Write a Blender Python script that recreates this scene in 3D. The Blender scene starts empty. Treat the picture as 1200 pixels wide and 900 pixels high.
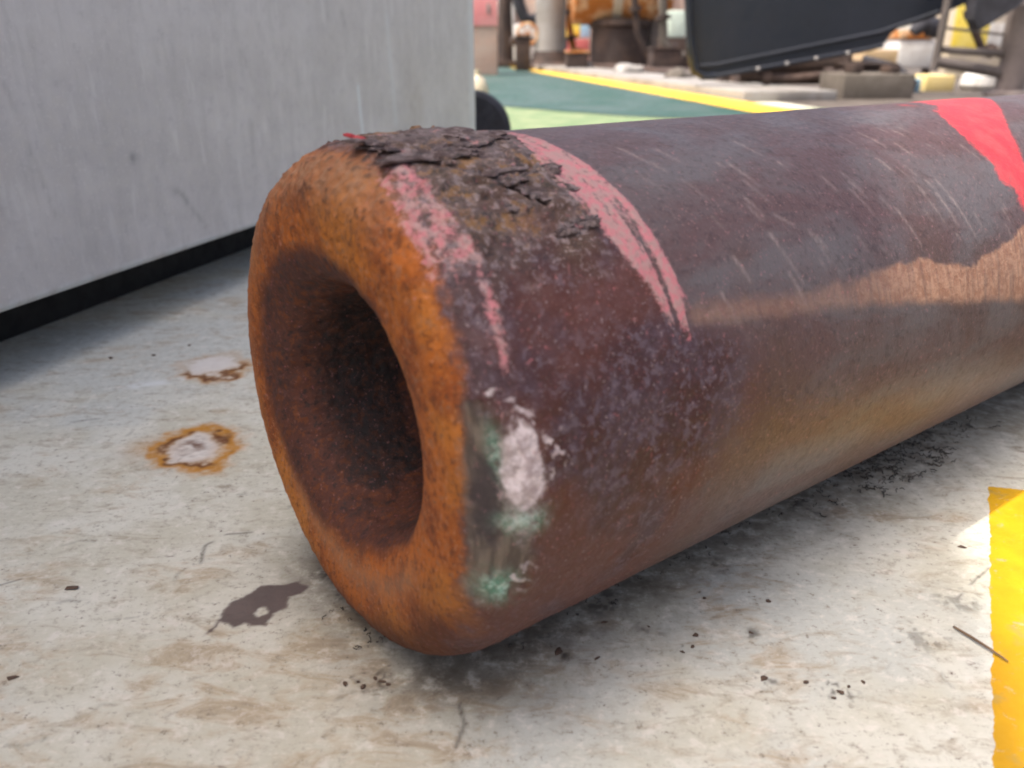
import bpy, bmesh, math, random
import numpy as np
from mathutils import Vector, Matrix

# ------------------------------------------------------------------ camera, sky, sun, exposure
SC = bpy.context.scene
COL = SC.collection
CAM_H, PITCH, FPX = 0.34614, math.radians(21.967), 980.0
cd = bpy.data.cameras.new('camera'); cam = bpy.data.objects.new('camera', cd); COL.objects.link(cam)
cam.location = (0, 0, CAM_H); cam.rotation_euler = (math.pi/2 - PITCH, 0, 0)
cd.sensor_width = 36; cd.lens = FPX/1200*36; cd.clip_start = 0.01; cd.clip_end = 500
cd.dof.use_dof = True; cd.dof.focus_distance = 0.60; cd.dof.aperture_fstop = 7.0
SC.camera = cam
SUN_EL = math.radians(65); SUN_H = Vector((-0.95, -0.30)).normalized()
S = Vector((SUN_H.x*math.cos(SUN_EL), SUN_H.y*math.cos(SUN_EL), math.sin(SUN_EL)))
wd = bpy.data.worlds.new('World'); SC.world = wd; wd.use_nodes = True
wn = wd.node_tree; bg = wn.nodes['Background']
sk = wn.nodes.new('ShaderNodeTexSky'); sk.sky_type = 'NISHITA'; sk.sun_disc = False
sk.sun_elevation = SUN_EL; sk.sun_rotation = math.atan2(S.x, S.y)
sk.air_density = 0.6; sk.dust_density = 8.0; sk.ozone_density = 0.3
wn.links.new(sk.outputs[0], bg.inputs[0]); bg.inputs[1].default_value = 0.15
sl = bpy.data.lights.new('sun', 'SUN'); so = bpy.data.objects.new('sun', sl); COL.objects.link(so)
sl.energy = 2.0; sl.angle = math.radians(1.0); sl.color = (1, .95, .87)
so.rotation_euler = S.to_track_quat('Z', 'Y').to_euler()
SC.view_settings.view_transform = 'Standard'; SC.view_settings.look = 'None'
SC.view_settings.exposure = 1.25; SC.view_settings.gamma = 1
SC.render.engine = 'CYCLES'
SC.cycles.max_bounces = 4; SC.cycles.diffuse_bounces = 2; SC.cycles.glossy_bounces = 2; SC.cycles.filter_width = 1.9

# ------------------------------------------------------------------ helpers
rng = np.random.default_rng(7)
TAB = rng.random((5, 32, 32, 32)).astype(np.float32)
def vn(P, sc, seed=0):
    """smooth value noise 0..1, P (...,3)"""
    q = P*np.asarray(sc) + 11.3*seed + 100
    i = np.floor(q).astype(int); f = (q-i); f = f*f*(3-2*f); i &= 31; j = (i+1) & 31
    T = TAB[seed % 5]
    X0, Y0, Z0 = i[..., 0], i[..., 1], i[..., 2]; X1, Y1, Z1 = j[..., 0], j[..., 1], j[..., 2]
    fx, fy, fz = f[..., 0], f[..., 1], f[..., 2]
    a = T[X0, Y0, Z0]*(1-fx)+T[X1, Y0, Z0]*fx; b = T[X0, Y1, Z0]*(1-fx)+T[X1, Y1, Z0]*fx
    c = T[X0, Y0, Z1]*(1-fx)+T[X1, Y0, Z1]*fx; d = T[X0, Y1, Z1]*(1-fx)+T[X1, Y1, Z1]*fx
    return (a*(1-fy)+b*fy)*(1-fz)+(c*(1-fy)+d*fy)*fz
def fbm(P, sc, oc=4, seed=0):
    s = 0; a = .5; t = 0
    for k in range(oc):
        s = s+a*vn(P, np.asarray(sc)*2**k, seed+k); t += a; a *= .55
    return s/t
def ss(x, a, b):
    t = np.clip((x-a)/(b-a), 0, 1); return t*t*(3-2*t)
def seg_dist(X, Y, pts):
    """distance to a polyline, and position 0..1 along it"""
    best = np.full(X.shape, 1e9); par = np.zeros(X.shape); n = len(pts)-1
    for k in range(n):
        (ax, ay), (bx, by) = pts[k][:2], pts[k+1][:2]
        dx, dy = bx-ax, by-ay; t = np.clip(((X-ax)*dx+(Y-ay)*dy)/(dx*dx+dy*dy+1e-12), 0, 1)
        d = np.hypot(X-ax-t*dx, Y-ay-t*dy); m = d < best
        best = np.where(m, d, best); par = np.where(m, (k+t)/n, par)
    return best, par
def in_poly(X, Y, pts):
    c = np.zeros(X.shape, bool); n = len(pts)
    for k in range(n):
        (x1, y1), (x2, y2) = pts[k], pts[(k+1) % n]
        cond = ((y1 > Y) != (y2 > Y)) & (X < (x2-x1)*(Y-y1)/(y2-y1+1e-15)+x1); c ^= cond
    return c
def poly_sdf(X, Y, pts):
    d, _ = seg_dist(X, Y, list(pts)+[pts[0]]); return np.where(in_poly(X, Y, pts), -d, d)

def grid_mesh(name, P, attrs=None, wrap=False, smooth=True):
    """P (n,m,3) -> one mesh, attrs: dict of (n,m) float point masks"""
    n, m = P.shape[:2]; me = bpy.data.meshes.new(name)
    me.vertices.add(n*m); me.vertices.foreach_set('co', P.reshape(-1).astype(np.float32))
    I = np.arange(n*m).reshape(n, m)
    J = np.concatenate([I, I[:, :1]], 1) if wrap else I
    q = np.stack([J[:-1, :-1], J[:-1, 1:], J[1:, 1:], J[1:, :-1]], -1).reshape(-1, 4)
    F = len(q); me.loops.add(F*4); me.polygons.add(F)
    me.loops.foreach_set('vertex_index', q.reshape(-1).astype(np.int32))
    me.polygons.foreach_set('loop_start', np.arange(0, F*4, 4, dtype=np.int32))
    me.polygons.foreach_set('use_smooth', np.full(F, smooth))
    me.update(calc_edges=True)
    for k, a in (attrs or {}).items():
        at_ = me.attributes.new(k, 'FLOAT', 'POINT'); at_.data.foreach_set('value', np.clip(a, 0, 1).reshape(-1).astype(np.float32))
    return me
def link(name, me, mat=None, parent=None, label=None, cat=None, group=None, kind=None, loc=None, rz=None):
    o = bpy.data.objects.new(name, me); COL.objects.link(o)
    if mat and me: me.materials.clear(); me.materials.append(mat)
    if parent: o.parent = parent
    if label: o['label'] = label
    if cat: o['category'] = cat
    if group: o['group'] = group
    if kind: o['kind'] = kind
    if loc is not None: o.location = loc
    if rz is not None: o.rotation_euler = (0, 0, rz)
    return o
class MB:
    """collects simple shapes in one bmesh"""
    def __init__(s): s.b = bmesh.new()
    def box(s, lo, hi, bev=0.0, M=None):
        r = bmesh.ops.create_cube(s.b, size=1); vs = r['verts']
        c = [(a+b)/2 for a, b in zip(lo, hi)]; d = [b-a for a, b in zip(lo, hi)]
        for v in vs: v.co = Vector((c[0]+v.co.x*d[0], c[1]+v.co.y*d[1], c[2]+v.co.z*d[2]))
        if bev:
            es = list({e for v in vs for e in v.link_edges})
            rr = bmesh.ops.bevel(s.b, geom=es, offset=bev, segments=2, affect='EDGES', profile=.6); vs = rr['verts']
        if M is not None: bmesh.ops.transform(s.b, matrix=M, verts=list({v for v in vs}))
        return s
    def tube(s, pts, rad, n=10, caps=True):
        pts = [Vector(p) for p in pts]; rad = rad if isinstance(rad, (list, tuple)) else [rad]*len(pts); rings = []
        for k, p in enumerate(pts):
            t = (pts[min(k+1, len(pts)-1)]-pts[max(k-1, 0)]).normalized()
            a = t.orthogonal().normalized() if k == 0 else (a-t*a.dot(t)).normalized(); b = t.cross(a)
            rings.append([s.b.verts.new(p+rad[k]*(math.cos(2*math.pi*i/n)*a+math.sin(2*math.pi*i/n)*b)) for i in range(n)])
        for r0, r1 in zip(rings, rings[1:]):
            for i in range(n): s.b.faces.new((r0[i], r0[(i+1) % n], r1[(i+1) % n], r1[i]))
        if caps: s.b.faces.new(rings[0][::-1]); s.b.faces.new(rings[-1])
        return s
    def lathe(s, prof, c=(0, 0, 0), n=28, axis='z'):
        """prof (r,h) closed at both ends when r==0"""
        rings = []
        for r, h in prof:
            ring = []
            for i in range(n):
                a = 2*math.pi*i/n; x, y = r*math.cos(a), r*math.sin(a)
                p = (x, y, h) if axis == 'z' else ((h, x, y) if axis == 'x' else (x, h, y))
                ring.append(s.b.verts.new((p[0]+c[0], p[1]+c[1], p[2]+c[2])))
            rings.append(ring)
        for r0, r1 in zip(rings, rings[1:]):
            for i in range(n): s.b.faces.new((r0[i], r0[(i+1) % n], r1[(i+1) % n], r1[i]))
        s.b.faces.new(rings[0][::-1]); s.b.faces.new(rings[-1])
        return s
    def prism(s, poly, y0, y1, M=None):
        """poly (x,z) extruded between y0 and y1"""
        a = [s.b.verts.new((x, y0, z)) for x, z in poly]; b = [s.b.verts.new((x, y1, z)) for x, z in poly]
        s.b.faces.new(a); s.b.faces.new(b[::-1]); n = len(poly)
        for i in range(n): s.b.faces.new((a[i], b[i], b[(i+1) % n], a[(i+1) % n]))
        if M is not None: bmesh.ops.transform(s.b, matrix=M, verts=a+b)
        return s
    def mesh(s, name, smooth=True):
        bmesh.ops.recalc_face_normals(s.b, faces=s.b.faces[:]); me = bpy.data.meshes.new(name)
        s.b.to_mesh(me); s.b.free()
        if smooth:
            me.polygons.foreach_set('use_smooth', np.ones(len(me.polygons), bool)); me.set_sharp_from_angle(angle=math.radians(38))
        return me

class NM:
    """small node builder for one material"""
    def __init__(s, name):
        s.m = bpy.data.materials.new(name); s.m.use_nodes = True; s.t = s.m.node_tree
        s.p = s.t.nodes['Principled BSDF']; s.co = s.t.nodes.new('ShaderNodeTexCoord').outputs['Object']
    def set(s, inp, v):
        i = s.p.inputs[inp]
        if isinstance(v, bpy.types.NodeSocket): s.t.links.new(v, i)
        else: i.default_value = v
    def _in(s, i, v):
        if isinstance(v, bpy.types.NodeSocket): s.t.links.new(v, i)
        elif isinstance(v, tuple) and len(v) == 3 and i.type == 'RGBA': i.default_value = (*v, 1)
        else: i.default_value = v
    def attr(s, n):
        a = s.t.nodes.new('ShaderNodeAttribute'); a.attribute_name = n; return a.outputs['Fac']
    def stretch(s, v):
        m = s.t.nodes.new('ShaderNodeMapping'); s.t.links.new(s.co, m.inputs[0]); m.inputs['Scale'].default_value = v; return m.outputs[0]
    def noise(s, sc, det=4, ro=.55, vec=None, dist=0):
        n = s.t.nodes.new('ShaderNodeTexNoise'); n.inputs['Scale'].default_value = sc; n.inputs['Detail'].default_value = det
        n.inputs['Roughness'].default_value = ro; n.inputs['Distortion'].default_value = dist
        s.t.links.new(vec or s.co, n.inputs['Vector']); return n.outputs['Fac']
    def voro(s, sc, vec=None):
        n = s.t.nodes.new('ShaderNodeTexVoronoi'); n.inputs['Scale'].default_value = sc; s.t.links.new(vec or s.co, n.inputs['Vector']); return n.outputs['Distance']
    def rng(s, v, a, b, c=0., d=1.):
        n = s.t.nodes.new('ShaderNodeMapRange'); n.interpolation_type = 'SMOOTHSTEP'
        for i, x in enumerate((v, a, b, c, d)): s._in(n.inputs[i], x)
        return n.outputs[0]
    def math(s, op, a, b=0.):
        n = s.t.nodes.new('ShaderNodeMath'); n.operation = op; s._in(n.inputs[0], a); s._in(n.inputs[1], b); return n.outputs[0]
    def mul(s, a, b): return s.math('MULTIPLY', a, b)
    def add(s, a, b): return s.math('ADD', a, b)
    def mix(s, f, a, b):
        n = s.t.nodes.new('ShaderNodeMix'); n.data_type = 'RGBA'
        s._in(n.inputs['Factor'], f); s._in(n.inputs[6], a); s._in(n.inputs[7], b); return n.outputs[2]
    def mixf(s, f, a, b):
        n = s.t.nodes.new('ShaderNodeMix'); s._in(n.inputs['Factor'], f); s._in(n.inputs[2], a); s._in(n.inputs[3], b); return n.outputs[0]
    def bump(s, h, st=.3, dist=.002):
        b = s.t.nodes.new('ShaderNodeBump'); b.inputs['Strength'].default_value = st; b.inputs['Distance'].default_value = dist
        s.t.links.new(h, b.inputs['Height']); s.t.links.new(b.outputs[0], s.p.inputs['Normal'])
    def soft(s, a, nz, w=.6):
        return s.rng(s.add(a, s.mul(s.add(nz, -.5), w)), .12, .88)
    def worn(s, a, nz, w=.6):
        """a mask eaten away by noise"""
        return s.rng(s.add(a, s.mul(s.add(nz, -.5), w)), .35, .65)

def simple(name, col, col2=None, sc=6, rough=.6, metal=0., lo=.4, hi=.65, bump=0., dirt=None):
    k = NM(name); n1 = k.noise(sc, 5, .6); n2 = k.noise(sc*7, 4, .6)
    c = k.mix(k.rng(n1, lo, hi), col, col2 or tuple(x*.7 for x in col))
    c = k.mix(k.rng(n2, .55, .75, 0, .5), c, dirt or tuple(x*.45 for x in col))
    k.set('Base Color', c); k.set('Roughness', k.rng(n2, .3, .7, rough-.1, rough+.1)); k.set('Metallic', metal)
    if bump: k.bump(n2, bump, .004)
    return k.m

def at(px, py, Y):
    """point at depth Y (metres ahead) that the photograph shows at (px,py) of 1200x900"""
    f = Vector((0, math.cos(PITCH), -math.sin(PITCH))); u_ = Vector((0, math.sin(PITCH), math.cos(PITCH)))
    d = f*FPX+Vector((1, 0, 0))*(px-600)+u_*(450-py); return Vector((0, 0, CAM_H))+d*(Y/d.y)

# ------------------------------------------------------------------ deck
def lin(a, b, st): return np.arange(a, b, st)
xs = np.r_[-60, -30, -15, -8, -4, -2.5, -1.6, -1.1, lin(-.85, -.5, .02), lin(-.5, .56, .0014), lin(.56, .9, .02), 1.1, 1.6, 2.5, 4, 8, 15, 30, 60]
ys = np.r_[-20, -8, -3, -1, -.3, 0, lin(.1, .3, .02), lin(.3, .96, .0014), lin(.96, 1.5, .006), lin(1.5, 2.4, .05), 2.6, 3, 4, 6, 9, 14, 25, 60]
X, Y = np.meshgrid(xs, ys, indexing='ij')
P2 = np.stack([X, Y, 0*X], -1)
nA = fbm(P2, 90, 3, 0); nB = fbm(P2, 30, 4, 1); nC = fbm(P2, 250, 2, 2); nD = fbm(P2, 9, 4, 3)
U = np.array([0.79668, 0.60440]); V = np.array([0.60440, -0.79668]); EX, EY, R = -0.10123, 0.43398, 0.15
sP = (X-EX)*U[0]+(Y-EY)*U[1]; vP = (X-EX)*V[0]+(Y-EY)*V[1]
D = {}
def ring(cx, cy, rx, ry, rot, w, seed):
    c_, s_ = math.cos(rot), math.sin(rot); dx, dy = X-cx, Y-cy
    a = (dx*c_+dy*s_)/rx; b = (-dx*s_+dy*c_)/ry; rr = np.hypot(a, b)+1.5*(fbm(P2, 42, 4, seed)-.5)
    return rr, np.arctan2(b, a)
r1, a1 = ring(-.345, .912, .040, .036, .2, .2, 1); r2, a2 = ring(-.294, .702, .032, .036, .5, .2, 2)
sel1 = .35+.65*ss(np.cos(a1+1.1), -.5, .6); sel2 = .65+.35*np.sin(a2*2+.5)
halo = np.maximum(np.exp(-((r1-1.05)/.26)**2)*sel1*.75, np.exp(-((r2-1.12)/.33)**2))
halo = np.maximum(halo, .45*np.exp(-(np.hypot(X+.335, Y-.70)/.022)**2))
D['ring_rust'] = np.clip(halo*(.85+.6*nB), 0, 1)
D['ring_dark'] = np.maximum(np.exp(-((r1-1.0)/.13)**2)*ss(np.cos(a1+1.3), -.4, .5), np.exp(-((r2-.98)/.16)**2)*ss(nA+.25*np.sin(a2*3+1), .30, .55))+.9*np.exp(-(r2/.38)**2)*ss(nA, .35, .55)
D['ring_clear'] = np.maximum(ss(1-r1, .05, .35), ss(1-r2, .1, .35))
blot = [(-.194, .4324), (-.1924, .4412), (-.1913, .4521), (-.1884, .4653), (-.1794, .4752), (-.1725, .4853), (-.1582, .4874), (-.149, .4903), (-.1405, .4833), (-.143, .4752), (-.1505, .4712), (-.15, .4596), (-.1568, .454), (-.1592, .4412), (-.1695, .4412), (-.1728, .4448), (-.1792, .4394), (-.1843, .4448), (-.1895, .4466), (-.1906, .4359)]
sd = poly_sdf(X+.004*(nC-.5), Y+.006*(nA-.5), blot)
b_ = 1-ss(sd, -.0012, .0012); hole = ss(np.hypot((X+.1655), (Y-.456)*.8)+.007*(nC-.5)+.006*(nA-.5), .0015, .0045)
D['blot'] = b_*np.maximum(hole, .35*ss(nC, .45, .6))
# dirt and painted contact shadow along the pin, brown streaky blotches towards the near edge
dp = np.abs(vP-.0)-.055; under = (1-ss(np.abs(vP), .06, .135+.05*nB))*ss(sP, -.05, .02)
D['dirt'] = np.clip(under*1.0, 0, 1)*(.35+.8*nB)  # holds both dirt and painted contact shadow along the pin
D['tan'] = ss(fbm(P2*np.array([1, 1.25, 1]), 16, 5, 2)+.16*(1-ss(Y, .36, .62))+.06*ss(-X, -.1, .2)-.05, .52, .72)
dd, tt = seg_dist(X, Y, [(-.4134, .8531), (-.3806, .8658), (-.3536, .884)])
D['smear'] = np.exp(-(dd/(.010-.005*tt))**2)*ss(nA, .25, .5)*.9
# thin dark dashes, scratches, dirt crumbs pressed in the paint
dk = np.zeros(X.shape)
rnd = random.Random(5)
for k in range(90):
    cx, cy = rnd.uniform(-.45, .5), rnd.uniform(.32, .93)
    if (cx-EX)*U[0]+(cy-EY)*U[1] > -.02 and abs((cx-EX)*V[0]+(cy-EY)*V[1]) < .12: continue
    L_ = rnd.uniform(.003, .014)*(1 if rnd.random() < .85 else 1.8); an = rnd.gauss(.35, .5); w_ = rnd.uniform(.0006, .0018)
    m = (np.abs(xs-cx) < .05); mi = np.where(m)[0]; ni = np.where(np.abs(ys-cy) < .05)[0]
    if not len(mi) or not len(ni): continue
    sl_ = np.ix_(mi, ni); mid = (cx+rnd.gauss(0, .004), cy+rnd.gauss(0, .004))
    d_, t_ = seg_dist(X[sl_], Y[sl_]+.004*(nA[sl_]-.5), [(cx-L_/2*math.cos(an), cy-L_/2*math.sin(an)), mid, (cx+L_/2*math.cos(an), cy+L_/2*math.sin(an))])
    dk[sl_] = np.maximum(dk[sl_], np.exp(-(d_/w_)**2)*ss(nC[sl_]+.1, .35, .6)*rnd.uniform(.15, .5))
for pts, w_ in (([(-.2251, .512), (-.2296, .5342), (-.2185, .5496), (-.2, .5532)], .0013), ([(-.3553, .4861), (-.3443, .4932)], .001), ([(-.03, .372), (-.026, .356), (-.03, .34)], .0012), ([(.40, .56), (.30, .47)], .001)):
    d_, t_ = seg_dist(X, Y+.006*(nB-.5), pts); dk = np.maximum(dk, .7*np.exp(-(d_/w_)**2)*ss(nA, .3, .5))
for cx, cy, r_, w_ in ((-.0807, .391, .012, .9), (-.095, .389, .008, .9), (.029, .414, .008, 1), (.150, .392, .010, .8), (.108, .42, .012, .7), (.152, .434, .007, .8), (.19, .384, .014, .8), (.17, .468, .010, .5), (.30, .47, .02, .5), (-.13, .50, .012, .8), (-.12, .475, .010, .7), (.34, .66, .03, .8), (.40, .725, .03, .9), (.26, .43, .02, .5), (.02, .44, .02, .6), (.09, .44, .012, .5), (.06, .47, .02, .7), (.145, .51, .015, .6), (.24, .59, .02, .7)):
    d_ = np.hypot(X-cx, Y-cy); dk = np.maximum(dk, w_*(1-ss(d_, r_*.3, r_*1.2))*ss(nC*.6+nA*.4, .5, .62))
D['dark'] = dk
# cooler blue-grey tone in front of the pin and towards the back left
D['cool'] = ss(nD+.30*np.exp(-(((X-.18)/.12)**2+((Y-.43)/.07)**2))+.22*ss(Y, .6, .95)*ss(-X, .1, .3), .55, .8)
# yellow painted line
ye = np.array([(.4045, .626), (.25, .328)]); yd = (ye[0]-ye[1])/np.linalg.norm(ye[0]-ye[1]); yn = np.array([yd[1], -yd[0]])
ya = (X-.25)*yn[0]+(Y-.328)*yn[1]; yl = (X-ye[0, 0])*yd[0]+(Y-ye[0, 1])*yd[1]
D['yellow'] = ss(ya+.0030*(nA-.5)+.002*(nC-.5), -.0014, .0014)*(1-ss(ya, .1192, .1208))*(1-ss(yl-.25*ya+.002*(nA-.5), -.0008, .0008))
k = NM('worn cream deck paint')
n1 = k.noise(14, 3, .6); n2 = k.noise(75, 4, .7); n3 = k.noise(150, 6, .85); st = k.noise(34, 5, .68, k.stretch((.7, 1.6, 1)), .8)
ng = k.noise(190, 4, .75, k.stretch((.75, 1.3, 1)), .5)
c = k.mix(k.rng(n1, .38, .62), (.57, .552, .445), (.645, .635, .54))
c = k.mix(k.mul(k.attr('cool'), .8), c, (.52, .54, .495))
c = k.mix(k.mul(k.attr('tan'), k.rng(st, .42, .62, .0, .55)), c, (.45, .32, .18))
c = k.mix(k.rng(st, .53, .65, 0, .50), c, (.36, .30, .21))
c = k.mix(k.rng(st, .64, .72, 0, .45), c, (.20, .155, .11))
c = k.mix(k.rng(n2, .53, .68, 0, .44), c, (.35, .31, .24))
c = k.mix(k.rng(ng, .55, .68, 0, .36), c, (.33, .28, .215)); c = k.mix(k.mul(k.rng(ng, .60, .70, 0, .6), k.rng(n1, .45, .58)), c, (.14, .11, .085)); c = k.mix(k.rng(ng, .46, .34, 0, .35), c, (.78, .73, .64)); c = k.mix(k.rng(n3, .56, .64, 0, .50), c, (.26, .215, .16)); c = k.mix(k.mul(k.rng(n3, .61, .66, 0, .8), k.rng(n1, .40, .56, .25, 1)), c, (.075, .058, .045))
c = k.mix(k.rng(n2, .45, .33, 0, .55), c, (.74, .70, .62))
c = k.mix(k.mul(k.attr('smear'), .8), c, (.72, .74, .72))
c = k.mix(k.mul(k.attr('ring_clear'), .7), c, (.74, .68, .62))
c = k.mix(k.mul(k.attr('ring_rust'), k.rng(n2, .2, .6, .7, 1)), c, (.50, .225, .03))
c = k.mix(k.mul(k.attr('ring_dark'), k.rng(n2, .2, .6, .6, 1)), c, (.13, .042, .012))
c = k.mix(k.mul(k.attr('dirt'), k.rng(n2, .3, .55, .45, .95)), c, (.095, .075, .055))  # dirt and contact shadow share this dark tone
c = k.mix(k.mul(k.attr('dark'), .9), c, (.045, .036, .03))
yc = k.mix(k.rng(n1, .4, .6), (.64, .36, .006), (.56, .30, .006))
yc = k.mix(k.rng(n2, .6, .78, 0, .55), yc, (.40, .24, .03)); yc = k.mix(k.rng(n3, .66, .8, 0, .6), yc, (.15, .10, .03))
yc = k.mix(k.mul(k.rng(k.noise(22, 4, .7), .54, .7), .55), yc, (.30, .25, .10))
c = k.mix(k.mul(k.worn(k.attr('yellow'), ng, .5), k.rng(k.mul(n2, k.add(ng, .5)), .62, .70, 1, .65)), c, yc)
c = k.mix(k.mul(k.attr('blot'), .93), c, k.mix(k.rng(n2, .4, .65), (.085, .058, .055), (.12, .085, .08)))
k.set('Base Color', c); k.set('Roughness', k.rng(n2, .3, .7, .5, .75)); k.set('Specular IOR Level', .35)
hgt = k.add(k.mul(n2, .5), k.add(k.mul(n3, .35), k.mul(k.attr('blot'), .6))); k.bump(k.add(hgt, k.mul(k.attr('yellow'), .5)), .35, .0012)
link('deck', grid_mesh('deck', P2, D), k.m, kind='structure')

def sheet(name, poly, z, mat):
    me = bpy.data.meshes.new(name); me.from_pydata([(x, y, z) for x, y in poly], [], [list(range(len(poly)))]); me.update()
    if me.polygons[0].normal.z < 0: me.flip_normals()
    return link(name, me, mat, kind='structure')
M_green_sunlit = simple('sunlit green deck paint', (.12, .185, .085), (.21, .25, .13), 5, .7, dirt=(.18, .24, .13))  # sunlit stretch of the green deck, sunlight put into a paler colour
M_green_shaded = simple('shaded green deck paint', (.020, .064, .050), (.045, .082, .075), 2.2, .6, lo=.42, hi=.58, dirt=(.012, .018, .018))  # same green deck in shade, shadow put into a darker colour
M_yel = simple('yellow line paint', (.72, .46, .02), (.62, .38, .05), 1.5, .6, dirt=(.25, .2, .1))
sheet('sunlit_green_deck', [(-4, 2.7), (3.2, 2.7), (3.2, 4.6), (1.3, 5.5), (-4, 5.8)], .004, M_green_sunlit)
sheet('shaded_green_deck', [(-6, 5.6), (-.05, 5.4), (.30, 4.95), (.58, 4.65), (.80, 4.5), (1.1, 4.45), (1.5, 4.5), (1.60, 5.2), (-.30, 20.2), (-6, 20)], .008, M_green_shaded)
sheet('yellow_deck_line', [(-.62, 20.3), (1.32, 4.92), (1.40, 4.35), (1.72, 4.35), (1.60, 5.35), (-.37, 20.3)], .012, M_yel)

sheet('grimy_deck', [(1.95, 4.6), (9, 4.6), (9, 24), (-.1, 24), (.1, 20.6)], .004, simple('grimy brown deck', (.06, .048, .038), (.12, .10, .085), 4, .8, dirt=(.02, .016, .014)))
sheet('bounce_blocker_sheet', [(.365, .273), (.525, .60), (.98, 1.5), (1.3, 2.6), (9, 2.6), (9, -6), (-.3, -6), (-.3, -1.0)], .004, simple('dark grey bounce blocker', (.10, .088, .076), (.14, .125, .11), 3, .75))  # unseen dark sheet added to cut light bounced onto the pin

# ------------------------------------------------------------------ grey container on the left
DX, DY = 0.28590, 0.95826
M_cont = None
k = NM('scuffed grey sheet metal')
n1 = k.noise(7, 4, .65); n2 = k.noise(60, 4, .65); nv = k.noise(26, 4, .65, k.stretch((1.6, 1, .30))); n3 = k.noise(260, 2, .5)
c = k.mix(k.rng(n1, .35, .7), (.50, .482, .47), (.58, .562, .55))
c = k.mix(k.rng(nv, .5, .68, 0, .5), c, (.45, .44, .425)); c = k.mix(k.rng(nv, .46, .32, 0, .5), c, (.64, .63, .61))
c = k.mix(k.rng(n2, .55, .70, 0, .30), c, (.40, .39, .38)); c = k.mix(k.rng(n3, .58, .7, 0, .35), c, (.68, .665, .645))
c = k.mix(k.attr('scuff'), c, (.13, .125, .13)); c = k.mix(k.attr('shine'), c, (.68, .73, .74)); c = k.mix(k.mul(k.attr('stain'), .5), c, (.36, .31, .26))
k.set('Base Color', c); k.set('Roughness', k.rng(n2, .3, .7, .42, .62)); k.set('Metallic', .3); k.bump(k.add(k.mul(n2, .4), nv), .06, .002)
M_cont = k.m
ROOT = link('grey_container', None, label='large light grey scuffed sheet metal container raised off the deck', cat='container', loc=(-.54267, .84841, 0), rz=math.atan2(DY, DX))
px_ = np.r_[np.linspace(-2.3, -.1, 10)[:-1], lin(-.1, 1.566, .004), 1.566]; pz_ = np.r_[lin(.083, .52, .004), np.linspace(.52, 2.43, 9)]
PX, PZ = np.meshgrid(px_, pz_, indexing='ij'); P3 = np.stack([PX, 0*PX, PZ], -1)
na = fbm(P3, 60, 3, 1); sc_ = np.zeros(PX.shape)
for (x0, z0, x1, z1, w_, a_) in ((.238, .217, .250, .212, .006, .9), (.322, .158, .362, .108, .004, .75), (.300, .168, .318, .162, .004, .5), (.069, .31, .10, .17, .003, .4), (.506, .235, .50, .15, .006, .35), (.135, .18, .14, .12, .012, .25), (.5, .34, .52, .30, .004, .25), (.83, .40, .836, .385, .006, .5), (.7, .30, .72, .2, .003, .25), (.03, .2, .06, .13, .01, .2)):
    d_, _ = seg_dist(PX+.004*(na-.5), PZ, [(x0, z0), (x1, z1)]); sc_ = np.maximum(sc_, .6*a_*np.exp(-(d_/w_)**2)*ss(na, .2, .55))
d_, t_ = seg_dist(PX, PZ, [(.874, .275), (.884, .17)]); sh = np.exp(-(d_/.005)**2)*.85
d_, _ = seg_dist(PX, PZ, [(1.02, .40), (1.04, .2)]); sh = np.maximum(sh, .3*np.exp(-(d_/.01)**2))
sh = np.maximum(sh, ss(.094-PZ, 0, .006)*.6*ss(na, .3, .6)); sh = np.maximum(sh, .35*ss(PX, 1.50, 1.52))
stn = np.exp(-(((PX-1.15)/.06)**2+((PZ-.24)/.07)**2))*na*1.4
dent = .0022*(fbm(P3, 5, 3, 2)-.5)+.010*ss(PX, 1.552, 1.566)**2+.006*ss(.090-PZ, 0, .008)**2
P3[..., 1] = dent
link('front_panel', grid_mesh('front_panel', P3, dict(scuff=sc_, shine=sh, stain=stn)), M_cont, ROOT)
link('shell', MB().box((-2.3, .012, .085), (1.562, 1.6, 2.425), .01).mesh('shell'), M_cont, ROOT)
M_foot = simple('dark foot steel', (.018, .017, .016), rough=.8)
link('light_block_rail', MB().box((-2.2, .14, 0), (1.5, .27, .084), .004).mesh('light_block_rail'), M_foot, ROOT)  # rail added to block light and darken the gap under the container
fm = MB().box((-.06, -.06, 0), (.06, .06, .09), .006).box((-.09, -.09, 0), (.09, .09, .012), .002).mesh('foot')
for fx, fy in ((-2.1, .45), (-2.1, 1.45), (1.35, 1.45)): link('foot', fm, M_foot, ROOT, loc=(fx, fy, 0))

# ------------------------------------------------------------------ the steel pin
a_ = np.linspace(0, np.pi/2, 40); e_ = 2.1
fil = np.stack([.034-.034*np.sin(a_)**(2/e_), .121+.029*np.cos(a_)**(2/e_)], 1)
ctrl = np.array([(0., .121), (.0008, .110), (.0024, .0980), (.0056, .0875), (.0110, .0800), (.023, .0740), (.046, .0685), (.082, .061), (.115, .050), (.140, .034), (.148, .016), (.149, .0004)])
CP = np.vstack([2*ctrl[0]-ctrl[1]+[.0008, 0], ctrl, 2*ctrl[-1]-ctrl[-2]]); o_ = []
for i in range(1, len(CP)-2):
    for t in np.linspace(0, 1, 12, endpoint=False):
        p0, p1, p2, p3 = CP[i-1:i+3]; o_.append(.5*(2*p1+(-p0+p2)*t+(2*p0-5*p1+4*p2-p3)*t*t+(-p0+3*p1-3*p2+p3)*t**3))
o_.append(ctrl[-1]); inner = np.vstack([fil, np.array(o_)[1:]]); LL = np.r_[0, np.cumsum(np.linalg.norm(np.diff(inner, axis=0), axis=1))]
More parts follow.
